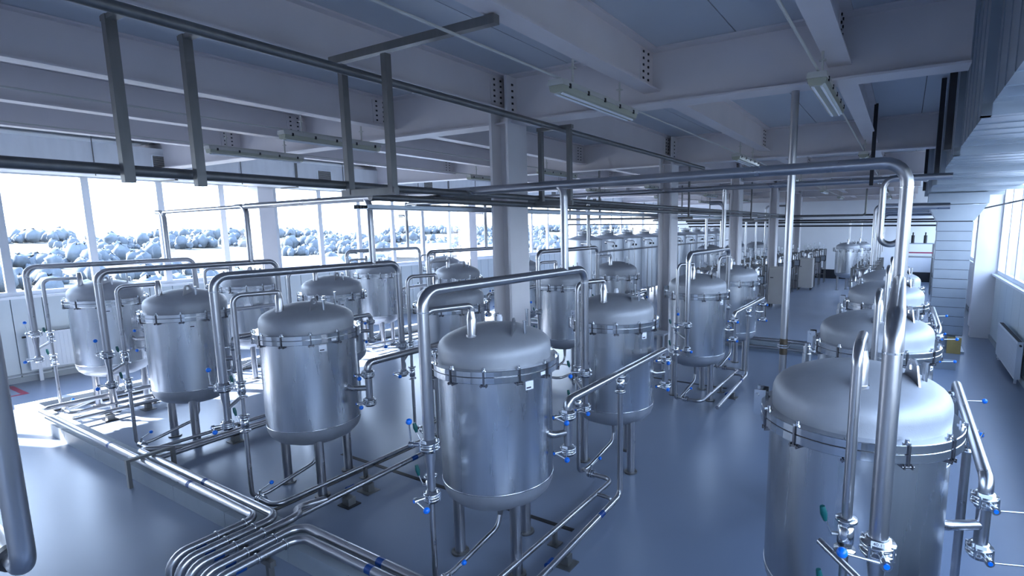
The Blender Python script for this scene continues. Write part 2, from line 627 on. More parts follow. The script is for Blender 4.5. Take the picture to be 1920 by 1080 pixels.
def make_tank():
    t = thing('filter_tank', 'x', 'tank')
    R = 0.545
    b = MB()
    b.lathe([(R, 0.895), (R, 1.97)], seg=56)
    obj('tank_body', b, 'body', t)
    obj('weld_ring', MB().lathe([(R - 0.002, 0.885), (R + 0.005, 0.888), (R + 0.005, 0.898), (R - 0.002, 0.901)], seg=56), 'shiny', t)
    obj('bottom_dish', MB().lathe([(0.001, 0.60), (0.18, 0.61), (0.33, 0.645), (0.45, 0.70), (0.515, 0.765), (0.54, 0.83), (R, 0.89)], seg=56), 'dish', t)
    dm = MB().lathe([(0.535, 2.06), (0.538, 2.15), (0.534, 2.19), (0.52, 2.225), (0.497, 2.252), (.465, 2.275), (.42, 2.298), (.35, 2.328), (.28, 2.352), (.2, 2.372), (.1, 2.387), (0.001, 2.392)], seg=56)
    obj('domed_lid', dm, 'dome', t)
    obj('lower_flange', MB().lathe([(R, 1.952), (0.604, 1.952), (0.608, 1.956), (0.608, 2.006), (0.605, 2.009), (0.59, 2.009)], seg=56, smooth=False), 'shiny', t)
    obj('gasket', MB().lathe([(0.602, 2.006), (0.602, 2.016)], seg=56), 'black', t)
    obj('upper_flange', MB().lathe([(0.59, 2.013), (0.605, 2.013), (0.608, 2.016), (0.608, 2.060), (0.604, 2.064), (0.53, 2.064)], seg=56, smooth=False), 'shiny', t)
    cl = None
    for k in range(12):
        if cl is None:
            cl = obj('clamp', MB().rod((0.583, 0, 2.064), (0.583, 0, 2.072), 0.024, 12).rod((0.583, 0, 2.072), (0.583, 0, 2.094), 0.014, 6)
                     .box(0.575, 0.618, -0.004, 0.004, 2.064, 2.080), 'shiny', t)
            cb_ = obj('clamp_bolt', MB().box(0.609, 0.617, -0.007, 0.007, 1.935, 2.066).box(0.548, 0.620, -0.026, -0.018, 1.925, 1.950).box(0.548, 0.620, 0.018, 0.026, 1.925, 1.950)
                      .rod((0.610, -0.034, 1.938), (0.610, 0.034, 1.938), 0.008, 8), 'clampm', cl)
            continue
        c = link(cl.copy(), t)
        c.rotation_euler = (0, 0, k * PI / 6)
        link(cb_.copy(), c)
    for a in (90, 210, 330):
        x, y = 0.42 * math.cos(math.radians(a)), 0.42 * math.sin(math.radians(a))
        lg = obj('leg', MB().rod((x, y, 0.02), (x, y, 0.74), 0.055, 16), 'pipe', t)
        obj('foot_plate', MB().rod((x, y, 0), (x, y, 0.02), 0.09, 18), 'tube', lg)
    # inlet nozzle on the lid
    nx, ny = 0.03, -0.35
    nz = dome_z(math.hypot(nx, ny))
    obj('inlet_nozzle', MB().sweep([(nx, ny, nz - 0.03), (nx, ny, nz + 0.15), (nx, ny, nz + 0.155), (nx, ny, nz + 0.22)], [0.042, 0.042, 0.040, 0.029], 18)
        .rod((nx, ny, nz - 0.01), (nx, ny, nz + 0.008), 0.052, 18), 'pipe', t)
    # lifting eye: bent plate with a hole
    zz = dome_z(0.30)
    eye = MB()
    H_ = 0.10
    outer = [(-H_, -0.035), (-0.055, 0.095), (-0.025, 0.125), (0.025, 0.125), (0.055, 0.095), (H_, -0.035)]
    hr = 0.030
    inner = [(hr * math.cos(q), 0.07 + hr * math.sin(q)) for q in [math.radians(d_) for d_ in (215, 160, 115, 65, 20, -35)]]
    ux, uy = -0.43, 0.90

    def P3(p, sx):
        return (0.30 + ux * p[0] + uy * sx, -0.085 + uy * p[0] - ux * sx, zz + p[1])
    for sx in (-0.006, 0.006):
        vs = [P3(p, sx) for p in outer] + [P3(p, sx) for p in inner]
        fs = [(i, i + 1, i + 7, i + 6) for i in range(5)] + [(0, 6, 11, 5)]
        eye.add(vs, fs if sx > 0 else [f[::-1] for f in fs])
    eye.add([P3(p, sx) for sx in (-0.006, 0.006) for p in outer], [(i, i + 1, i + 7, i + 6) for i in range(5)])
    eye.add([P3(p, sx) for sx in (-0.006, 0.006) for p in inner], [(i, (i + 1) % 6, (i + 1) % 6 + 6, i + 6) for i in range(6)])
    obj('lifting_eye', eye, 'pipe', t)
    for (px, py, h, r) in ((0.37, -0.01, 0.13, 0.016), (0.18, 0.28, 0.17, 0.013)):
        z0 = dome_z(math.hypot(px, py)) - 0.02
        obj('vent_stub', MB().rod((px, py, z0), (px, py, z0 + h), r, 12).rod((px, py, z0 + h), (px, py, z0 + h + 0.012), r + 0.003, 12), 'shiny', t)
    # gauge fitting on the crown
    obj('gauge_boss', MB().rod((-0.02, 0.1, 2.37), (-0.02, 0.1, 2.43), 0.03, 14).rod((-0.02, 0.1, 2.43), (-0.02, 0.1, 2.45), 0.022, 14), 'label', t)
    # davit post that swings the lid
    a = math.radians(128)
    dx, dy = 0.64 * math.cos(a), 0.64 * math.sin(a)
    dv = obj('davit_post', MB().rod((dx, dy, 1.80), (dx, dy, 2.30), 0.036, 16).rod((dx, dy, 2.30), (dx, dy, 2.315), 0.028, 16).rod((dx, dy, 2.315), (dx, dy, 2.36), 0.032, 16)
             .rod((dx, dy, 2.36), (dx, dy, 2.38), 0.024, 16).rod((dx, dy, 2.33), (dx + 0.06, dy - 0.05, 2.33), 0.01, 8).box(dx - 0.03, dx + 0.12, dy - 0.11, dy + 0.03, 1.84, 1.88), 'shiny', t)
    # hinge lug plate opposite
    obj('hinge_lug', MB().box(-0.66, -0.58, -0.06, -0.045, 1.93, 2.12).box(-0.66, -0.58, 0.045, 0.06, 1.93, 2.12).rod((-0.64, -0.075, 2.08), (-0.64, 0.075, 2.08), 0.014, 10), 'shiny', t)
    # stickers
    def sticker(ang, z0, z1, wdt, r):
        m_ = MB()
        a0 = math.radians(ang)
        da = wdt / r / 2
        vs = []
        for i in range(4):
            aa = a0 - da + 2 * da * i / 3
            for z in (z0, z1):
                vs.append((r * math.cos(aa), r * math.sin(aa), z))
        m_.add(vs, [(2 * i, 2 * i + 2, 2 * i + 3, 2 * i + 1) for i in range(3)])
        return m_
    st = obj('tank_label', sticker(-17, 1.845, 1.925, 0.085, R + 0.003), 'label', t)
    obj('label_print', sticker(-18, 1.858, 1.872, 0.05, R + 0.005), 'ink', st)
    obj('flange_label', sticker(-6, 1.97, 2.0, 0.06, 0.61), 'label', t)
    return t


tank0 = make_tank()
for ci, x in enumerate(TX):
    for ri, y in enumerate(TY):
        lab = 'domed steel filter tank, %s, %s' % (ROW[ri], COLN[ci])
        if ci == 0 and ri == 0:
            lab = 'largest domed steel tank, front row beside the radiator wall aisle'
            tank0.location = (x, y, 0)
            tank0['label'] = lab
            tank0['group'] = 'domed filter tanks'
        else:
            dup(tank0, (x, y, 0), lab, 'domed filter tanks')


# ================================================================== VALVES
def butterfly(parent, c, ang, r=0.045, up=0.0, tagit=False, axis='z'):
    """clamped butterfly valve around a vertical pipe at c: body ring, neck towards ang, lever with a blue ball"""
    cx, cy, cz = c
    ca, sa = math.cos(ang), math.sin(ang)
    R = r + 0.035
    b = MB()
    b.lathe([(r, -0.055), (r + 0.016, -0.052), (r + 0.016, -0.032), (R, -0.030), (R + 0.004, -0.022), (R, -0.014), (r + 0.02, -0.012), (r + 0.02, 0.012), (R, 0.014), (R + 0.004, 0.022),
             (R, 0.030), (r + 0.016, 0.032), (r + 0.016, 0.052), (r, 0.055)], c, 20)
    b.rod((cx, cy, cz), (cx + ca * (R + 0.075), cy + sa * (R + 0.075), cz), 0.017, 12)
    b.rod((cx + ca * (R + 0.055), cy + sa * (R + 0.055), cz), (cx + ca * (R + 0.085), cy + sa * (R + 0.085), cz), 0.026, 14)
    for q in (0.8, 2.4, 4.0, 5.6):
        b.rod((cx + R * math.cos(ang + q), cy + R * math.sin(ang + q), cz - 0.036), (cx + R * math.cos(ang + q), cy + R * math.sin(ang + q), cz + 0.036), 0.009, 6)
    v = obj('butterfly_valve', b, 'shiny', parent)
    hx, hy = cx + ca * (R + 0.07), cy + sa * (R + 0.07)
    obj('blue_cap', MB().rod((hx, hy, cz), (cx + ca * (R + 0.09), cy + sa * (R + 0.09), cz), 0.014, 12), 'blue', v)
    if up > 0.5:
        e = (hx + ca * 0.01, hy + sa * 0.01, cz + 0.19)
    elif up < -1.5:
        e = (hx + sa * 0.19, hy - ca * 0.19, cz + 0.03)
    elif up < -0.5:
        e = (hx + ca * 0.16, hy + sa * 0.16, cz - 0.02)
    else:
        e = (hx - sa * 0.21, hy + ca * 0.21, cz + 0.01)
    obj('lever', MB().rod((hx, hy, cz), e, 0.007, 8), 'shiny', v)
    obj('blue_knob', MB().ball(e, 0.026), 'blue', v)
    if tagit:
        obj('valve_tag', MB().box(cx - 0.03, cx + 0.03, cy - r - 0.021, cy - r - 0.017, cz + 0.033, cz + 0.056), 'label', v)
    return v


def ballvalve(parent, c, ang, r=0.027, grip=True, tilt=0.12):
    cx, cy, cz = c
    ca, sa = math.cos(ang), math.sin(ang)
    b = MB()
    b.lathe([(r, -0.10), (r + 0.03, -0.098), (r + 0.03, -0.082), (r + 0.008, -0.08), (r + 0.012, -0.05), (r + 0.016, -0.048), (r + 0.016, 0.048), (r + 0.012, 0.05), (r + 0.008, 0.08),
             (r + 0.03, 0.082), (r + 0.03, 0.098), (r, 0.10)], c, 18)
    b.rod((cx, cy, cz), (cx + ca * 0.075, cy + sa * 0.075, cz), 0.012, 10)
    v = obj('ball_valve', b, 'shiny', parent)
    h0 = (cx + ca * 0.075, cy + sa * 0.075, cz)
    h1 = (cx + ca * 0.11, cy + sa * 0.11, cz + tilt * 0.6)
    h2 = (cx + ca * 0.13, cy + sa * 0.13, cz + tilt * 1.3)
    obj('lever', MB().rod(h0, h1, 0.006, 8), 'shiny', v)
    if grip:
        obj('green_grip', MB().sweep([h1, ((h1[0] + h2[0]) / 2, (h1[1] + h2[1]) / 2, (h1[2] + h2[2]) / 2), h2], [0.011, 0.020, 0.014], 10), 'green', v)
    return v


def hvalve(parent, c, r=0.03, side=1):
    """valve on a horizontal line running along x, lever to the top"""
    cx, cy, cz = c
    b = MB()
    for dx in (-0.035, 0.0, 0.035):
        b.rod((cx + dx - 0.012, cy, cz), (cx + dx + 0.012, cy, cz), r + 0.03, 16)
    b.rod((cx - 0.05, cy, cz), (cx + 0.05, cy, cz), r + 0.012, 14)
    b.rod((cx, cy, cz), (cx, cy, cz + r + 0.09), 0.014, 10)
    v = obj('drain_valve', b, 'shiny', parent)
    e = (cx + 0.07, cy + 0.10 * side, cz + r + 0.16)
    obj('lever', MB().rod((cx, cy, cz + r + 0.08), e, 0.007, 8), 'shiny', v)
    obj('blue_knob', MB().ball(e, 0.024), 'blue', v)
    return v


# ================================================================== PIPE LOOPS, one per pair of tanks
HZ = [2.86, 2.81, 2.79, 2.73, 2.69]
HEADZ = [3.77, 3.74, 3.70, 3.66, 3.62]
BIGX = [0.19, 0.19, 0.07, 0.11, 0.20]
VZ = [0.13, 0.0, 0.0, 0.0, 0.0]
OUTX = [0.775, 0.64, 0.72, 0.70, 0.70]
PAIRW = ['first two rows', 'back two rows']
LANE = ['beside the radiator aisle', 'right of the steel columns', 'left of the steel columns', 'second line from windows', 'line nearest the windows']
for ci, tx in enumerate(TX):
    zh, zb = HZ[ci], 1.58 + VZ[ci]
    # --- big loop over two tanks with its riser to the header
    t = thing('pipe_loop', 'big inverted U pipe over first two tanks, %s' % LANE[ci], 'pipe', (tx, 0, 0), 'U pipe loops')
    bx = BIGX[ci]
    obj('loop_pipe', MB().tube([(bx, 2.87, zb), (bx, 2.87, zh), (bx, 5.32, zh), (bx, 5.32, zb)], 0.045, 0.14, 18), 'pipe', t)
    for yy in (2.87, 5.32):
        obj('weld_band', MB().rod((bx, yy, zh - 0.165), (bx, yy, zh - 0.155), 0.0475, 18), 'shiny', t)
        butterfly(t, (bx, yy, zb), math.radians(205 if ci else -75), up=(1 if yy < 4 else 0) if ci else -2, tagit=True)
        obj('reducer', MB().sweep([(bx, yy, zb - 0.05), (bx, yy, zb - 0.12), (bx, yy, zb - 0.20), (bx, yy, zb - 0.42)], [0.045, 0.042, 0.03, 0.03], 16), 'pipe', t)
        butterfly(t, (bx, yy, zb - 0.43), math.radians(250 if ci else 215), r=0.03, up=0)
        obj('link_tube', MB().rod((bx, yy, zb - 0.26), (-0.1, yy + 0.26, zb - 0.20), 0.02, 10), 'pipe', t)
    hz = HEADZ[ci]
    if ci == 0:
        pass
    else:
        obj('riser', MB().tube([(bx - 0.3, 4.9, hz), (bx, 4.9, hz), (bx, 4.9, zh)], 0.042, 0.13, 16), 'pipe', t)
    d2 = dup(t, (tx, 5.95, 0), 'inverted U pipe over back two tanks, %s' % LANE[ci])
    if ci == 0:
        pass
    # --- side outlets and their joining pipe
    ox = OUTX[ci]
    zo = 1.63
    t = thing('outlet_pipe', 'side outlet piping linking first two tanks, %s' % LANE[ci], 'pipe', (tx, 0, 0), 'side outlet pipes')
    obj('outlet_pipe_run', MB().tube([(ox, 4.22, 1.48), (ox, 4.22, zo), (ox, 6.72, zo), (ox, 6.72, 1.48)], 0.043, 0.10, 18), 'pipe', t)
    for yy, ty in ((4.22, 3.93), (6.72, 6.43)):
        obj('outlet_body', MB().rod((ox, yy, 1.13), (ox, yy, 1.48), 0.042, 16), 'pipe', t)
        obj('outlet_stub', MB().tube([(0.47, ty + 0.12, 1.36), (0.55, ty + 0.15, 1.31), (ox, yy, 1.31)], 0.034, 0.06, 16), 'pipe', t)
        butterfly(t, (ox, yy, 1.49), math.radians(245 if ci else -75), up=0, r=0.042, tagit=True)
        butterfly(t, (ox, yy, 1.13), math.radians(245 if ci else -75), up=0, r=0.042, tagit=True)
    obj('down_pipe', MB().tube([(ox, 5.35, zo), (ox, 5.35, 0.14), (ox + 0.08, 3.0, 0.14)], 0.034, 0.10, 16), 'pipe', t)
    ballvalve(t, (ox, 5.35, 1.50), 0.3, r=0.034, grip=False)
    for yy in (4.9, 3.9):
        obj('blue_tape', MB().rod((ox + 0.016, yy, 0.14), (ox + 0.02, yy - 0.10, 0.14), 0.0348, 16), 'tape', t)
    obj('pipe_foot', MB().box(ox - 0.03, ox + 0.09, 4.05, 4.13, 0, 0.11).box(ox - 0.08, ox + 0.14, 4.0, 4.18, 0, 0.012), 'tube', t)
    dup(t, (tx, 5.95, 0), 'side outlet piping linking back two tanks, %s' % LANE[ci])
    # --- bottom collector along the pair
    cxp = 0.40
    t = thing('collector_pipe', 'thin floor pipe under first two tanks, %s' % LANE[ci], 'pipe', (tx, 0, 0), 'floor collector pipes')
    obj('collector_run', MB().tube([(0.1, 3.12, 0.16), (cxp, 3.12, 0.16), (cxp, 5.62, 0.16), (0.1, 5.62, 0.16)], 0.028, 0.12, 14), 'pipe', t)
    obj('cross_tee', MB().tube([(cxp, 5.2, 0.16), (ox - 0.04, 5.2, 0.16), (ox - 0.04, 5.2, 0.06)], 0.022, 0.06, 12), 'pipe', t)
    obj('pipe_foot', MB().box(cxp - 0.02, cxp + 0.02, 4.3, 4.34, 0, 0.14).box(cxp - 0.06, cxp + 0.06, 4.26, 4.38, 0, 0.01), 'tube', t)
    dup(t, (tx, 5.95, 0), 'thin floor pipe under back two tanks, %s' % LANE[ci])
    # --- small bypass line on each tank
    for r2 in range(2):
        dy = 2.5 * r2
        t = thing('bypass_pipe', 'x', 'pipe', (tx, 0, 0), 'slim bypass pipes')
        ys = 3.13
        zv = 1.43 + VZ[ci]
        zt = zh - 0.21 - (0.03 if ci > 1 else 0)
        nz = dome_z(0.351) + 0.20
        sx = -0.10 if ci else 0.03
        obj('vent_tube', MB().tube([(sx, ys, zv + 0.12), (sx, ys, zt), (0.03, 3.58, zt), (0.03, 3.58, nz)], 0.028, 0.10, 16), 'pipe', t)
        ballvalve(t, (sx, ys, zv + 0.03), math.radians(200), tilt=0.12)
        obj('valve_tube', MB().rod((sx, ys, zv - 0.30), (sx, ys, zv - 0.07), 0.022, 14), 'pipe', t)
        ballvalve(t, (sx, ys, zv - 0.38), math.radians(200), tilt=0.14)
        obj('drain_tube', MB().tube([(sx, ys, zv - 0.47), (sx, ys, 0.13), (sx + 0.04, 3.28, 0.13), (0.0, 3.88, 0.30), (0.0, 3.93, 0.42)], 0.024, 0.09, 14), 'pipe', t)
        obj('drain_neck', MB().sweep([(0, 3.93, 0.62), (0, 3.93, 0.52), (0, 3.93, 0.41)], [0.045, 0.032, 0.025], 14), 'pipe', t)
        obj('drain_branch', MB().rod((sx + 0.02, 3.2, 0.15), (0.12, 3.12, 0.16), 0.022, 12), 'pipe', t)
        hvalve(t, (0.09, 3.13, 0.16), 0.022)
        for rr in (r2, r2 + 2):
            o = t if rr == r2 else dup(t, (tx, dy + 5.95, 0))
            o.location = (tx, dy + (5.95 if rr > 1 else 0), 0)
            o['label'] = 'slim bypass pipe on %s tank, %s' % (['front row', 'second row', 'third row', 'back row'][rr], LANE[ci])

# small text on the front valve tag
tx_ = D.curves.new('tag_text', 'FONT')
tx_.body = '40.1'
tx_.size = 0.024
tx_.align_x = 'CENTER'
tx_.align_y = 'CENTER'
tmp = D.objects.new('tag_text', tx_)
COL.objects.link(tmp)
dg = bpy.context.evaluated_depsgraph_get()
tme = D.meshes.new_from_object(tmp.evaluated_get(dg))
D.objects.remove(tmp)
tme.materials.clear()
tme.materials.append(M['ink'])
for o in [q for q in D.objects if q.name.startswith('valve_tag')]:
    v = o.parent
    root = v.parent
    if root.location.y < 3 and root.name.startswith('pipe_loop'):
        # the text is a flat print on the tag, merged into the tag's own mesh
        box_me = o.data
        if len(box_me.materials) == 1:
            c = sum((Vector(p.co) for p in box_me.vertices), Vector()) / len(box_me.vertices)
            ymin = min(p.co.y for p in box_me.vertices)
            vs = [tuple(p.co) for p in box_me.vertices]
            fs = [tuple(p.vertices) for p in box_me.polygons]
            nb = len(fs)
            kk = len(vs)
            for p in tme.vertices:
                vs.append((c.x + p.co.x, ymin - 0.001, c.z + p.co.y))
            for p in tme.polygons:
                fs.append(tuple(kk + i for i in p.vertices))
            nm = D.meshes.new('valve_tag')
            nm.from_pydata(vs, [], fs)
            nm.materials.append(M['label'])
            nm.materials.append(M['ink'])
            for i, p in enumerate(nm.polygons):
                p.material_index = 1 if i >= nb else 0
            o.data = nm

# ================================================================== OVERHEAD HEADERS
t = thing('header_pipe', 'large overhead steel header pipe crossing the front tank rows, turning down at the end', 'pipe', (0, 4.9, 0), 'overhead header pipes')
obj('header_run', MB().tube([(-9.38, 0, 3.66), (-0.01, 0, 3.77), (-0.01, 0, HZ[0])], 0.047, 0.17, 20), 'pipe', t)
obj('header_tail', MB().tube([(-12.34, 0, HZ[4] + 0.8), (-12.34, 0, 3.62), (-9.3, 0, 3.66)], 0.034, 0.13, 16), 'pipe', t)
obj('weld_band', MB().rod((-0.01, 0, 3.58), (-0.01, 0, 3.57), 0.05, 18), 'shiny', t)
t = thing('header_pipe', 'second overhead header pipe crossing above the back tank rows', 'pipe', (0, 10.85, 0), 'overhead header pipes')
obj('header_run', MB().tube([(-12.34, 0, 3.62), (-12.34, 0, 3.95), (0.25, 0, 4.06), (0.25, 0.35, 4.06)], 0.05, 0.17, 18), 'pipe', t)
# risers of the back rows reach higher
for rx in [TX[i] + BIGX[i] for i in range(5)]:
    obj('riser', MB().rod((rx, 0, 2.75), (rx, 0, 4.0), 0.042, 16), 'pipe', t)

# long pipes in the rack running into the depth
RACK = [((-4.1, -1.0), 12.4, 4.60, 0.038, 'high dark steel pipe running under the beams past the first steel column'),
        ((-4.5, -1.0), 26.0, 3.69, 0.036, 'lower rack pipe running into the depth level with the window heads'),
        ((-4.6, 3.6), 30.0, 3.60, 0.036, 'lowest rack pipe starting at the hanging frame by the first steel column'),
        ((-6.9, 6.0), 30.0, 3.83, 0.034, 'thin long pipe in the second lane above the tanks'),
        ((-7.6, 8.0), 32.0, 3.90, 0.034, 'thin long pipe further towards the long windows above the tanks'),
        ((-9.9, 9.0), 32.0, 3.80, 0.030, 'thinnest long pipe above the lane near the long windows')]
for (x, y0), y1, z, r, lab in RACK:
    o = obj('rack_pipe', MB().rod((0, 0, 0), (0, y1 - y0, 0), r, 16), 'tube')
    o.location = (x, y0, z)
    tag(o, lab, 'pipe', 'long rack pipes')
tray = thing('cable_tray', 'perforated steel cable tray hung beside the lowest rack pipe', 'tray', (-5.15, 3.9, 3.50))
tm = MB().box(-0.12, 0.12, 0, 22, 0, 0.006).box(-0.12, -0.114, 0, 22, 0, 0.05).box(0.114, 0.12, 0, 22, 0, 0.05)
obj('tray_channel', tm, 'galv', tray)
obj('cables', MB().rod((-0.05, 0, 0.02), (-0.05, 22, 0.02), 0.013, 8).rod((0.0, 0, 0.022), (0.0, 22, 0.022), 0.014, 8).rod((0.05, 0, 0.02), (0.05, 22, 0.02), 0.012, 8), 'black', tray)

# trapeze hangers: square posts from the high pipe down to the lower rack pipe
for i, (posts, zt, nm) in enumerate((([(-4.36, 1.56)], 4.62, 'single square steel hanger post nearest the camera between high and lower pipe'),
                                     ([(-4.36, 1.98)], 4.62, 'second single square steel hanger post between high and lower pipe'),
                                     ([(-4.45, 3.27), (-3.87, 3.27)], 4.75, 'square hanger posts under a long cross bar reaching the beam'),
                                     ([(-4.45, 6.36), (-3.98, 6.36)], 4.60, 'square hanger posts just past the first steel column'))):
    yy = posts[0][1]
    h = thing('pipe_hanger', nm, 'hanger', (0, yy, 0), 'pipe hangers')
    for x, _y in posts:
        obj('post', MB().box(x - 0.03, x + 0.03, -0.03, 0.03, 3.60, zt), 'tube', h)
    if len(posts) == 2:
        xa, xb = posts[0][0], posts[1][0]
        obj('foot_bar', MB().box(xa - 0.1, xb + 0.05, -0.025, 0.025, 3.585, 3.645), 'tube', h)
        if i == 2:
            obj('cross_bar', MB().box(-4.6, -2.66, -0.03, 0.03, 4.765, 4.83), 'tube', h)
        else:
            obj('cross_bar', MB().box(xa - 0.05, xb + 0.05, -0.03, 0.03, zt - 0.001, zt + 0.05), 'tube', h)
    else:
        x = posts[0][0]
        obj('bracket', MB().box(x - 0.06, x + 0.28, -0.025, 0.025, zt - 0.03, zt), 'tube', h)
for k, yy in enumerate((12.3, 18.3, 24.3)):
    h = thing('pipe_hanger', 'thin square hanger frame for rack pipes deep in the hall, %s from the near end' % ['first', 'second', 'third'][k], 'hanger', (0, yy, 0), 'far pipe hangers')
    for x in (-7.7, -6.8, -4.4):
        obj('post', MB().box(x - 0.02, x + 0.02, -0.02, 0.02, 3.50, 5.29), 'tube', h)
    obj('foot_bar', MB().box(-7.9, -4.3, -0.02, 0.02, 3.44, 3.50), 'tube', h)

# pole from floor to ceiling
t = thing('steel_pole', 'tall slim steel pipe rising from floor to ceiling between the right tanks', 'pole', (-1.08, 6.2, 0))
obj('pole_tube', MB().rod((0, 0, 0), (0, 0, 5.28), 0.04, 18), 'pipe', t)
obj('coupling', MB().rod((0, 0, 1.94), (0, 0, 1.955), 0.07, 18).rod((0, 0, 1.965), (0, 0, 1.98), 0.07, 18), 'shiny', t)
obj('stained_sleeve', MB().rod((0, 0, 1.86), (0, 0, 2.04), 0.0415, 18), 'rust', t)

# foreground pipe at the left edge
t = thing('corner_pipe', 'thick dark steel pipe close to the camera at the lower corner, ending in a bend', 'pipe', (-2.88, 0.54, 0))
obj('pipe_run', MB().tube([(0, 0, 5.28), (0, 0, 1.97), (-0.5, 0.02, 1.97)], 0.038, 0.09, 20), 'pipe', t)
obj('clamp_ring', MB().rod((-0.16, 0.006, 1.97), (-0.20, 0.008, 1.97), 0.055, 20), 'darkm', t)

# U pipe and its drop behind the right loop
t = thing('siphon_pipe', 'thin J shaped drop pipe behind the right hand header elbow', 'pipe', (-0.26, 7.6, 0))
obj('drop_tube', MB().tube([(0.69, 0, 3.84), (0, 0, 3.84), (0, 0, 3.05), (0.22, 0, 3.05), (0.22, 0, 3.5), (0.69, 0, 3.5)], 0.037, 0.12, 16), 'pipe', t)

# ================================================================== FLOOR MANIFOLD
mx = [-5.62, -5.45, -5.28, -5.08, -4.90]
ML = ['first from the windows', 'second from the windows', 'middle one', 'fourth from the windows', 'fifth from the windows']
mz = 0.30
for i, x in enumerate(mx):
    t = thing('manifold_pipe', 'floor pipe bending down beside the curb, %s of five' % ML[i], 'pipe', (0, 0, 0), 'five manifold pipes')
    if i == 0:
        pts = [(-12.3, 6.0, mz), (-12.3, 2.76, mz), (x, 2.76, mz), (x, 1.96, mz), (x, 1.96, 0.0)]
    elif i == 1:
        pts = [(-8.85, 5.0, 0.14), (-8.85, 3.4, 0.14), (-8.85, 2.88, mz), (x, 2.88, mz), (x, 1.96, mz), (x, 1.96, 0.0)]
    elif i == 2:
        pts = [(-5.60, 3.5, 0.16), (-5.60, 3.15, 0.22), (x, 3.0, mz), (x, 1.96, mz), (x, 1.96, 0.0)]
    elif i == 3:
        pts = [(2.0, 2.90, mz), (x, 2.90, mz), (x, 1.96, mz), (x, 1.96, 0.0)]
    else:
        pts = [(2.0, 2.78, mz), (x, 2.78, mz), (x, 1.96, mz), (x, 1.96, 0.0)]
    obj('pipe_run', MB().tube(pts, 0.043, 0.15, 18), 'pipe', t)
    for yy in (2.62, 2.36):
        c = obj('pipe_clip', MB().lathe([(0.047, -0.006), (0.054, -0.006), (0.054, 0.006), (0.047, 0.006)], (0, 0, 0), 18), 'shiny', t)
        c.location = (x, yy, mz)
        c.rotation_euler = (PI / 2, 0, 0)
    obj('blue_tape', MB().rod((x, 2.16, mz - 0.006), (x, 2.25, mz - 0.006), 0.0432, 18), 'tape', t)
    if i in (0, 1):
        for xx in ((-7.1, -9.4) if i == 0 else (-7.0,)):
            yv = 2.76 if i == 0 else 2.88
            obj('blue_tape', MB().rod((xx, yv, mz), (xx + 0.07, yv, mz), 0.0438, 18), 'tape', t)
    if i > 2:
        yv = 2.90 if i == 3 else 2.78
        obj('blue_tape', MB().rod((-3.9, yv, mz), (-3.82, yv, mz), 0.0438, 18), 'tape', t)
t = thing('manifold_stand', 'steel angle stand carrying the five floor pipes beside the curb', 'bracket', (0, 0, 0), 'floor pipe stands')
obj('top_bar', MB().box(-5.72, -4.80, 2.42, 2.47, 0.20, 0.255), 'tube', t)
for x in (-5.68, -4.86):
    obj('leg', MB().box(x - 0.025, x + 0.025, 2.42, 2.47, 0, 0.20), 'tube', t)
t = thing('pipe_stand', 'steel bracket bridging the two pipes on the curb', 'bracket', (-8.35, 0, 0), 'floor pipe stands')
obj('top_bar', MB().box(-0.03, 0.03, 2.58, 3.12, 0.345, 0.38), 'tube', t)
for y in (2.60, 3.10):
    obj('leg', MB().box(-0.03, 0.03, y - 0.02, y + 0.02, 0, 0.345), 'tube', t)
for i, (x, y, nm) in enumerate(((-5.52, 3.75, 'between the second and third front tanks'), (-11.72, 3.5, 'beside the front tank nearest the long windows'))):
    t = thing('pipe_stand', 'small steel floor pedestal %s' % nm, 'bracket', (x, y, 0), 'floor pipe stands')
    obj('pedestal', MB().box(-0.06, 0.06, -0.05, 0.05, 0.012, 0.10), 'tube', t)
    obj('base_plate', MB().box(-0.10, 0.10, -0.09, 0.09, 0, 0.012), 'darkm', t)

# back bund pipes
for i, (z, r) in enumerate(((0.27, 0.05), (0.12, 0.04))):
    o = obj('bund_pipe', MB().rod((-12.5, 0, 0), (0.2, 0, 0), r, 14), 'pipe')
    o.location = (0, 14.32 - i * 0.05 if i else 14.55, z)
    tag(o, ['steel pipe lying on top of the far bund curb', 'steel pipe along the foot of the far bund curb'][i], 'pipe', 'far bund pipes')

# ================================================================== LAMPS under the beams


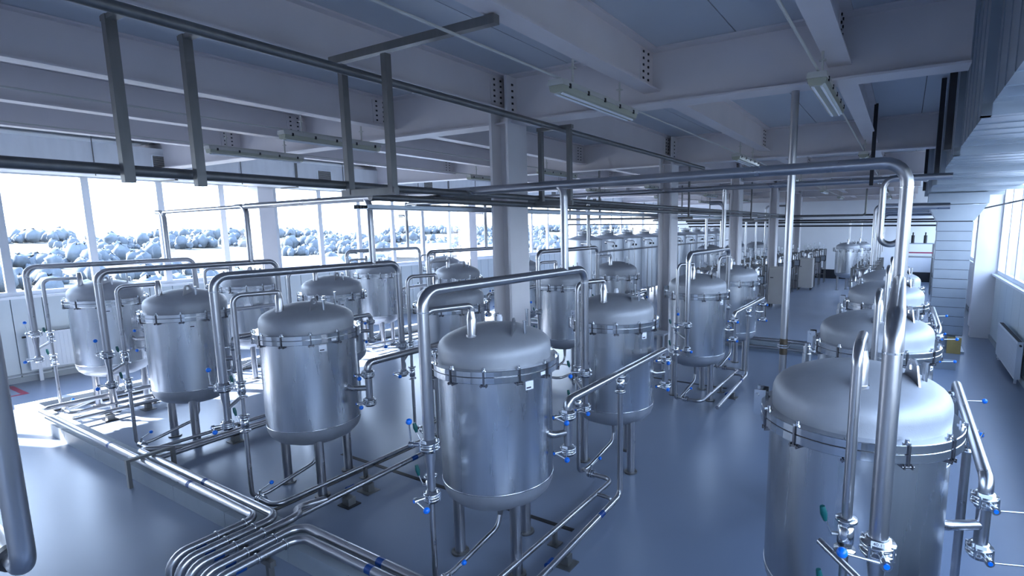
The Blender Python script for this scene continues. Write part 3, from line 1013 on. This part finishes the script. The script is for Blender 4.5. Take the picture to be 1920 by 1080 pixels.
def make_lamp():
    t = thing('ceiling_lamp', 'x', 'lamp', (0, 0, 0), 'twin tube ceiling lamps')
    L = 1.57
    hb = MB()
    prof = [(-0.085, -0.005), (-0.075, 0.045), (0.075, 0.045), (0.085, -0.005)]

    def ext(prof, y0, y1):
        n_ = len(prof)
        vs = [(p[0], y, p[1]) for y in (y0, y1) for p in prof]
        return MB().add(vs, [(i, (i + 1) % n_, (i + 1) % n_ + n_, i + n_) for i in range(n_)] + [tuple(range(n_))[::-1], tuple(range(n_, 2 * n_))])
    obj('housing', ext(prof, 0, L), 'lampb', t)
    obj('diffuser', ext([(-0.08, -0.006), (0.08, -0.006), (0.068, -0.055), (0.03, -0.07), (-0.03, -0.07), (-0.068, -0.055)], 0.015, L - 0.015), 'lamp', t)
    for x in (-0.035, 0.035):
        obj('tube', MB().rod((x, 0.05, -0.071), (x, L - 0.05, -0.071), 0.011, 10), 'label', t)
    c0_ = None
    for k in range(5):
        for s_ in (-1, 1):
            c = obj('clip', MB().box(s_ * 0.084 - 0.006, s_ * 0.084 + 0.006, -0.012, 0.012, -0.022, 0.018), 'darkm', t) if c0_ is None else link(c0_.copy(), t)
            c0_ = c0_ or c
            c.location = (0, 0.12 + k * (L - 0.24) / 4, 0)
            if s_ == 1:
                c.location.x = 0.168
    for y in (0.3, L - 0.3):
        obj('hanger', MB().rod((0, y, 0.04), (0, y, 0.285), 0.012, 8).box(-0.03, 0.03, y - 0.02, y + 0.02, 0.20, 0.212), 'lampb', t)
    return t


lamp0 = make_lamp()
lamp0.location = (-2.77, 4.2, 4.555)
lamp0['label'] = 'yellowish twin tube lamp right of the first steel column'
LX = [(-2.77, 4.2, 'in line right of the steel columns'), (-0.74, 5.2, 'in line above the tall pole'), (-7.3, 4.35, 'in line left of the steel columns'),
      (-9.6, 4.5, 'in line nearest the windows')]
ORD = ['first', 'second', 'third', 'fourth', 'fifth']
for x, y0, nm in LX:
    for k in range(5):
        if x == -2.77 and k == 0:
            continue
        dup(lamp0, (x, y0 + 6 * k, 4.555), 'twin tube lamp, %s one %s' % (ORD[k], nm))
for i, (x, y0, nm) in enumerate(LX):
    o = obj('conduit', MB().rod((0, -3, 0), (0, 31, 0), 0.011, 10), 'lampb')
    o.location = (x, 0, 4.62)
    tag(o, 'thin grey electric conduit above the lamps %s' % nm, 'conduit', 'lamp conduits')

# ================================================================== DUCTWORK at right
t = thing('air_duct', 'large galvanised air duct of flanged box sections under the ceiling by the radiator wall', 'duct', (0, 0, 0))
X0, X1, Z0, Z1 = 0.44, 2.0, 4.08, 5.22
ys = [-2.9, -0.3, 2.12, 4.57, 7.0, 9.5, 12.0, 14.5, 17.0]
for y0, y1 in zip(ys, ys[1:]):
    s_ = obj('duct_section', MB().box(X0, X1, y0 + 0.03, y1 - 0.03, Z0, Z1), 'galv', t)
    rb = MB()
    yy = y0 + 0.2
    while yy < y1 - 0.1:
        rb.box(X0 - 0.004, X1, yy, yy + 0.03, Z0 - 0.006, Z0 + 0.01)
        rb.box(X0 - 0.006, X0 + 0.01, yy, yy + 0.03, Z0, Z1)
        yy += 0.34
    q = obj('stiffening_beads', rb, 'galv', s_)
    q['kind'] = 'stuff'
fl = None
for yy in ys[1:]:
    if fl is None:
        fm = MB().box(X0 - 0.06, X1 + 0.06, -0.04, 0.04, Z0 - 0.08, Z0).box(X0 - 0.04, X1 + 0.04, -0.03, 0.03, Z1, Z1 + 0.03).box(X0 - 0.06, X0, -0.04, 0.04, Z0 - 0.08, Z1 + 0.03).box(X1, X1 + 0.04, -0.03, 0.03, Z0 - 0.04, Z1 + 0.03)
        fl = obj('duct_flange', fm, 'galv', t)
        o = fl
    else:
        o = link(fl.copy(), t)
    o.location.y = yy
# drop tower: neck, hopper, banded shaft
obj('duct_neck', MB().box(0.46, 1.72, 16.5, 17.0, 3.78, 4.05), 'galv', t)
hv = [(0.46, 16.5, 3.76), (1.70, 16.5, 3.76), (1.70, 17.2, 3.76), (0.46, 17.2, 3.76), (0.68, 16.5, 3.36), (1.46, 16.5, 3.36), (1.46, 17.2, 3.36), (0.68, 17.2, 3.36)]
obj('hopper', MB().add(hv, [(0, 1, 2, 3), (7, 6, 5, 4), (0, 4, 5, 1), (1, 5, 6, 2), (2, 6, 7, 3), (3, 7, 4, 0)]), 'galv', t)
nb = 12
for i in range(nb):
    z0 = 0.45 + i * (3.34 - 0.45) / nb
    z1 = z0 + (3.34 - 0.45) / nb
    ins = 0.0 if i % 2 else 0.008
    obj('shaft_section', MB().box(0.70 + ins, 1.45 - ins, 16.5 + ins, 17.15, z0 + 0.006, z1 - 0.006), 'galv', t)
obj('shaft_core', MB().box(0.715, 1.435, 16.52, 17.13, 0.44, 3.37), 'darkm', t)
obj('shaft_base', MB().box(0.76, 1.30, 16.56, 17.1, 0.06, 0.45).box(0.70, 1.50, 16.4, 17.2, 0, 0.06), 'galv', t)
for i, (hx_, hy_) in enumerate(((-0.55, 10.6), (0.30, 6.4), (0.33, 9.3), (0.30, 14.0))):
    o = obj('strut_channel', MB().box(-0.03, 0.03, -0.03, 0.03, 3.95 if i == 0 else 4.0, 5.29), 'darkm')
    o.location = (hx_, hy_, 0)
    tag(o, 'dark vertical strut channel under the ceiling %s' % ['standing clear of the duct', 'against the duct, nearest the camera', 'against the duct, second into the depth', 'against the duct, last into the depth'][i], 'strut', 'duct struts')
o = obj('cardboard_sheet', MB().box(0, 0.30, 0, 0.02, 0, 0.42), 'yellow')
o.location = (1.12, 16.36, 0.0)
tag(o, 'brown cardboard sheet leaning at the foot of the galvanised duct tower', 'cardboard')
o = obj('wall_conduit', MB().rod((0, 0, 0), (-0.35, 6.0, -0.1), 0.02, 10), 'tube')
o.location = (2.18, 13.0, 3.80)
tag(o, 'thin dark pipe crossing the window beside the galvanised duct', 'pipe')


# ================================================================== RADIATORS
def radiator(label, x0, y0, y1, z0, z1, side):
    t = thing('radiator', label, 'radiator', (x0, y0, 0), 'panel radiators')
    L = y1 - y0
    d = 0.10
    s_ = side
    a, b = (0, d) if s_ > 0 else (-d, 0)
    obj('casing', MB().box(a, b, 0, L, z0, z1), 'rad', t)
    rb = MB()
    y = 0.03
    xf = b if s_ > 0 else a
    while y < L - 0.05:
        rb.box(xf - 0.006, xf + 0.006, y, y + 0.035, z0 + 0.04, z1 - 0.04)
        y += 0.07
    q = obj('front_ribs', rb, 'rad', t)
    q['kind'] = 'stuff'
    gr = MB()
    y = 0.02
    while y < L - 0.03:
        gr.box(a + 0.01, b - 0.01, y, y + 0.018, z1, z1 + 0.004)
        y += 0.035
    q = obj('top_grille', gr, 'darkm', t)
    q['kind'] = 'stuff'
    for y in (0.12, L - 0.2):
        obj('leg', MB().box((a + b) / 2 - 0.02, (a + b) / 2 + 0.02, y, y + 0.06, 0, z0), 'rad', t)
    obj('feed_pipe', MB().rod(((a + b) / 2, L + 0.05, 0), ((a + b) / 2, L + 0.05, z0 + 0.1), 0.012, 8).rod(((a + b) / 2, L, z0 + 0.1), ((a + b) / 2, L + 0.05, z0 + 0.1), 0.014, 8), 'rad', t)
    obj('thermostat_knob', MB().rod(((a + b) / 2, -0.06, z1 - 0.07), ((a + b) / 2, 0, z1 - 0.07), 0.02, 12), 'black', t)


radiator('white ribbed radiator under the long windows behind the front tank', XL + 0.10, 3.62, 5.3, 0.27, 1.07, 1)
radiator('white ribbed radiator under the long windows behind the second row', XL + 0.10, 6.6, 8.2, 0.27, 1.07, 1)
radiator('white panel radiator on the wall beside the aisle and duct tower', 2.22, 13.7, 16.3, 0.12, 0.90, -1)

# galvanised supply duct with grilles hung above the long windows
t = thing('supply_duct', 'long galvanised supply duct hung above the long windows', 'duct', (-15.02, 0, 0))
y = -2.7
while y < 34:
    obj('duct_section', MB().box(-0.75, 0, y + 0.012, y + 2.988, 4.47, 5.14), 'galvd', t)
    obj('duct_flange', MB().box(-0.78, 0.03, y - 0.03, y + 0.03, 4.44, 5.17), 'tube', t)
    obj('hanger_rod', MB().rod((0.015, y, 5.15), (0.015, y, 5.29), 0.01, 8).rod((0.015, y + 1.5, 4.44), (0.015, y + 1.5, 5.29), 0.01, 8), 'tube', t)
    y += 3.0
for i, y0 in enumerate((5.85, 9.95, 14.05, 18.15, 22.25, 26.35)):
    t = thing('wall_grille', 'black mesh grille on the supply duct above the windows, %s from the near end' % ['first', 'second', 'third', 'fourth', 'fifth', 'sixth'][i], 'grille', (-15.02, y0, 4.68), 'duct grilles')
    obj('grille_frame', MB().box(0, 0.02, 0, 0.46, 0, 0.02).box(0, 0.02, 0, 0.46, 0.29, 0.31).box(0, 0.02, 0, 0.02, 0.02, 0.29).box(0, 0.02, 0.44, 0.46, 0.02, 0.29), 'frame', t)
    obj('backing', MB().box(0.001, 0.004, 0.02, 0.44, 0.02, 0.29), 'black', t)
    for k in range(9):
        obj('louvre', MB().box(0.004, 0.014, 0.02, 0.44, 0.033 + k * 0.029, 0.041 + k * 0.029), 'lampb', t)

# ================================================================== TALL STORAGE TANKS by the windows
def make_storage():
    t = thing('storage_tank', 'x', 'tank', (0, 0, 0), 'tall storage tanks')
    R = 0.68
    obj('tank_body', MB().lathe([(R, 0.5), (R, 2.78)], seg=44), 'shell', t)
    obj('cone_top', MB().lathe([(R + 0.012, 2.76), (R + 0.012, 2.79), (R, 2.80), (0.3, 2.93), (0.001, 2.94)], seg=44), 'dish', t)
    obj('cone_bottom', MB().lathe([(0.001, 0.30), (0.3, 0.36), (R, 0.5)], seg=44), 'dish', t)
    mh = obj('manhole', MB().lathe([(0.24, 2.90), (0.24, 3.03), (0.001, 3.03)], seg=24), 'dish', t)
    obj('manhole_lid', MB().lathe([(0.001, 3.04), (0.27, 3.04), (0.27, 3.07), (0.05, 3.10), (0.001, 3.10)], seg=24), 'shiny', mh)
    obj('hand_wheel', MB().box(-0.30, 0.30, -0.015, 0.015, 3.10, 3.125).rod((0, 0, 3.1), (0, 0, 3.18), 0.015, 8), 'tube', mh)
    obj('relief_valve', MB().rod((0.33, -0.1, 2.88), (0.33, -0.1, 3.16), 0.012, 8).ball((0.33, -0.1, 3.18), 0.03, 8), 'darkm', t)
    for a in (45, 135, 225, 315):
        x, y = 0.55 * math.cos(math.radians(a)), 0.55 * math.sin(math.radians(a))
        obj('leg', MB().rod((x, y, 0), (x, y, 0.48), 0.05, 12), 'pipe', t)
    obj('overflow_pipe', MB().tube([(0.30, -0.62, 2.60), (0.30, -0.80, 2.66), (0.75, -0.80, 2.66), (0.75, -0.80, 0.3)], 0.025, 0.08, 12), 'pipe', t)
    obj('sensor_head', MB().rod((0.55, -0.45, 2.50), (0.72, -0.58, 2.50), 0.045, 12), 'darkm', t)
    return t


M['shell'] = mat('bright_shell_steel', (0.62, 0.65, 0.70), 0.34, 0.85, noise=((4, 4, 0.4), 0.08), rvar=0.06)
st0 = make_storage()
for i in range(10):
    o = st0 if i == 0 else dup(st0, (0, 0, 0))
    o.location = (-10.5, 17.8 + 1.84 * i, 0)
    o['label'] = 'tall pale storage tank with manhole, %s from the near end' % ['first', 'second', 'third', 'fourth', 'fifth', 'sixth', 'seventh', 'eighth', 'ninth', 'last'][i]
t = thing('service_rail', 'horizontal pipe rail in front of the tall storage tanks', 'pipe', (-9.55, 17.0, 0))
obj('rail_pipe', MB().rod((0, 0, 2.35), (0, 18.5, 2.35), 0.03, 12), 'pipe', t)
for k in range(10):
    obj('rail_post', MB().rod((0, 0.9 + 1.84 * k, 0), (0, 0.9 + 1.84 * k, 2.35), 0.022, 10), 'pipe', t)
o = obj('vent_header', MB().tube([(-0.0, 0, 2.9), (0, 0, 3.35), (0, 18, 3.35)], 0.03, 0.12, 12), 'pipe')
o.location = (-10.9, 17.2, 0)
tag(o, 'thin vent pipe running above the tall storage tanks', 'pipe')


# ================================================================== INSTRUMENT SKIDS deep in the hall
def make_skid():
    t = thing('filter_skid', 'x', 'equipment', (0, 0, 0), 'instrument skids')
    obj('skid_frame', MB().bar((-0.35, -0.3, 0), (-0.35, -0.3, 1.9), 0.04).bar((0.35, -0.3, 0), (0.35, -0.3, 1.9), 0.04).bar((-0.35, 0.3, 0), (-0.35, 0.3, 1.9), 0.04)
        .bar((0.35, 0.3, 0), (0.35, 0.3, 1.9), 0.04).bar((-0.35, -0.3, 1.88), (0.35, -0.3, 1.88), 0.04).bar((-0.35, -0.3, 0.5), (0.35, -0.3, 0.5), 0.04).bar((0.35, -0.3, 1.2), (0.35, 0.3, 1.2), 0.04)
        .bar((-0.35, 0.3, 1.88), (0.35, 0.3, 1.88), 0.04), 'tube', t)
    obj('filter_housing', MB().lathe([(0.001, 0.45), (0.14, 0.5), (0.16, 0.58), (0.16, 1.75), (0.12, 1.86), (0.001, 1.92)], (0, 0.02, 0), 22), 'pipe', t)
    obj('side_housing', MB().lathe([(0.001, 0.6), (0.08, 0.64), (0.09, 1.6), (0.001, 1.68)], (-0.26, -0.1, 0), 16), 'shiny', t)
    gb = obj('gauge_box', MB().box(0.10, 0.42, -0.42, -0.30, 1.25, 1.55), 'darkm', t)
    obj('gauge_face', MB().box(0.13, 0.39, -0.425, -0.42, 1.28, 1.52), 'galv', gb)
    for (x, y, z0, z1) in ((0.0, 0.02, 1.9, 2.25), (-0.2, 0.1, 1.65, 2.15), (0.22, 0.1, 1.3, 2.1)):
        obj('riser', MB().rod((x, y, z0), (x, y, z1), 0.022, 10).rod((x, y, z1), (x, y, z1 + 0.03), 0.04, 12), 'shiny', t)
    for (x, z) in ((0.0, 2.05), (-0.2, 1.85), (0.22, 1.75), (-0.1, 0.9), (0.2, 0.8)):
        v = obj('pipe_valve', MB().rod((x, -0.08, z), (x, 0.12, z), 0.05, 12).rod((x, -0.22, z), (x, -0.08, z), 0.012, 8), 'shiny', t)
    obj('cross_pipes', MB().tube([(-0.4, -0.2, 0.8), (0.3, -0.2, 0.8), (0.3, -0.2, 1.9)], 0.025, 0.06, 10), 'pipe', t)
    obj('cross_pipe', MB().tube([(-0.4, -0.25, 1.45), (0.0, -0.25, 1.45), (0.0, -0.25, 0.3)], 0.02, 0.06, 10), 'pipe', t)
    return t


sk0 = make_skid()
ORD10 = ['first', 'second', 'third', 'fourth', 'fifth', 'sixth', 'seventh', 'eighth', 'ninth']
for i in range(9):
    o = sk0 if i == 0 else dup(sk0, (0, 0, 0))
    o.location = ((-5.55 + 0.05 * i, 17.2 + 1.5 * i, 0) if i < 6 else (-4.35 + 0.1 * (i - 6), 30.7 + 1.4 * (i - 6), 0))
    o['label'] = 'cluttered filter skid in row beside beige cabinets, %s into the depth' % ORD10[i]
for i in range(2):
    o = dup(sk0, (-4.38 - 0.1 * i, 16.2 + 3.3 * i, 0), 'cluttered filter skid right of the third steel column, %s into the depth' % ORD10[i], 'instrument skids')
for i in range(3):
    o = dup(sk0, (-5.0 + 0.1 * i, 26.3 + 1.3 * i, 0), 'cluttered filter skid just past the nearer beige cabinet, %s into the depth' % ORD10[i], 'instrument skids')
for i in range(5):
    o = dup(sk0, (-1.05, 19.6 + 1.5 * i, 0), 'cluttered filter skid in row near duct tower, %s into the depth' % ORD10[i])
for i in range(5):
    h = [3.83, 3.76, 3.74, 3.70, 3.66][i]
    x, y = -0.78, 18.0 + 2.2 * i
    o = obj('drop_pipe', MB().tube([(0, 0, 2.1), (0, 0, h), (2.3, 0, h)], 0.045, 0.18, 14), 'pipe')
    o.location = (x, y, 0)
    tag(o, 'bright upright pipe bending towards the duct, %s into the depth of its row' % ORD10[i], 'pipe', 'upright pipes by the duct tower')
for i, (x, y, h) in enumerate(((-5.55, 17.22, 3.5), (-5.5, 18.72, 3.5), (-5.45, 20.22, 3.45), (-5.4, 21.72, 3.4), (-5.35, 23.22, 3.4), (-5.3, 24.72, 4.1), (-2.35, 30.0, 3.5), (-1.95, 31.8, 3.5))):
    o = obj('drop_pipe', MB().tube([(0, 0, 2.0), (0, 0, h)] + ([(0.8, 0, h)] if i == 5 else []), 0.04, 0.15, 14), 'pipe')
    o.location = (x, y, 0)
    tag(o, 'bright upright pipe rising from %s' % ['first filter skid', 'second filter skid', 'third filter skid', 'fourth filter skid', 'fifth filter skid', 'sixth filter skid, bent over', 'first far round tank',
                                                             'second far round tank'][i], 'pipe', 'upright pipes to the far rack')
# far rack of thin pipes across the hall
for i, z in enumerate((3.68, 3.47, 3.38, 3.22)):
    o = obj('cross_pipe', MB().rod((-9.5, 0, 0), (1.9, 0, 0), 0.035, 12), 'darkm')
    o.location = (0, 26.0 + 0.2 * i, z)
    tag(o, 'dark thin pipe crossing the hall before the white end wall, %s from the top' % ORD10[i], 'pipe', 'far crossing pipes')
o = obj('drop_bend_pipe', MB().tube([(0, 0, 0), (4.2, 0, 0.03), (4.2, 0, 1.2)], 0.04, 0.12, 12), 'tube')
o.location = (-5.6, 24.5, 3.62)
tag(o, 'dark pipe with upturned bend hanging before the white end wall', 'pipe')

for i, (x, y, s_) in enumerate(((-2.4, 30.0, 0), (-2.0, 31.9, 1))):
    dup(tank0, (x, y, 0), 'far round tank before the white end wall, %s' % ['nearer one of the two', 'farther one of the two'][i], 'far round tanks')
for i, (x, y) in enumerate(((-7.9, 25.0), (-7.3, 27.6), (-6.9, 30.2))):
    dup(tank0, (x, y, 0), 'small bluish round tank seen between the steel columns, %s into the depth' % ORD10[i], 'tanks between the far columns')

for i, (x, y) in enumerate(((-4.35, 22.4), (-4.3, 29.0))):
    t = thing('control_cabinet', 'beige %s' % ['control cabinet on castors, the nearer one beside the filter skids', 'control cabinet on castors, the farther one beside the filter skids'][i], 'cabinet', (x + 0.1, y, 0), 'beige cabinets')
    obj('cabinet_body', MB().box(-0.35, 0.35, 0.0, 0.6, 0.12, 1.6), 'beige', t)
    dr = obj('door', MB().box(-0.34, 0.34, -0.02, 0.0, 0.14, 1.58), 'beige', t)
    obj('door_handle', MB().box(-0.28, -0.16, -0.04, -0.02, 1.18, 1.21), 'black', dr)
    for sx in (-0.28, 0.28):
        for sy in (0.06, 0.54):
            obj('castor', MB().rod((sx - 0.015, sy, 0.05), (sx + 0.015, sy, 0.05), 0.05, 12).box(sx - 0.025, sx + 0.025, sy - 0.02, sy + 0.02, 0.06, 0.12), 'black', t)
# lab bench by the end wall
t = thing('work_bench', 'steel work bench with upper shelf beside the end wall', 'bench', (0.62, 30.0, 0))
obj('bench_top', MB().box(-0.6, 0.6, -0.35, 0.35, 1.72, 1.78), 'pipe', t)
obj('shelf', MB().box(-0.6, 0.6, -0.3, 0.3, 2.35, 2.39), 'galv', t)
for sx in (-0.57, 0.57):
    for sy in (-0.32, 0.32):
        obj('leg', MB().box(sx - 0.025, sx + 0.025, sy - 0.025, sy + 0.025, 0, 2.36), 'tube', t)
obj('red_strip', MB().box(-0.55, 0.55, -0.36, -0.35, 1.92, 1.98), 'red', t)
for i, x in enumerate((0.35, 0.85)):
    o = obj('hand_pump', MB().rod((0, 0, 0), (0, 0, 0.36), 0.07, 14).rod((0, 0, 0.36), (0, 0, 0.50), 0.03, 10), 'black')
    o.location = (x, 29.95, 2.39)
    tag(o, 'black cylinder standing on the bench shelf, %s' % ['on the window side', 'on the duct side'][i], 'cylinder', 'black cylinders')
# step frame at the foot of the second column
t = thing('step_frame', 'pale metal step frame at the foot of the second steel column', 'frame', (-4.75, 11.2, 0))
obj('top_plate', MB().box(-0.3, 0.3, -0.2, 0.2, 0.86, 0.90), 'rad', t)
for sx in (-0.27, 0.27):
    for sy in (-0.17, 0.17):
        obj('leg', MB().box(sx - 0.02, sx + 0.02, sy - 0.02, sy + 0.02, 0, 0.86), 'rad', t)
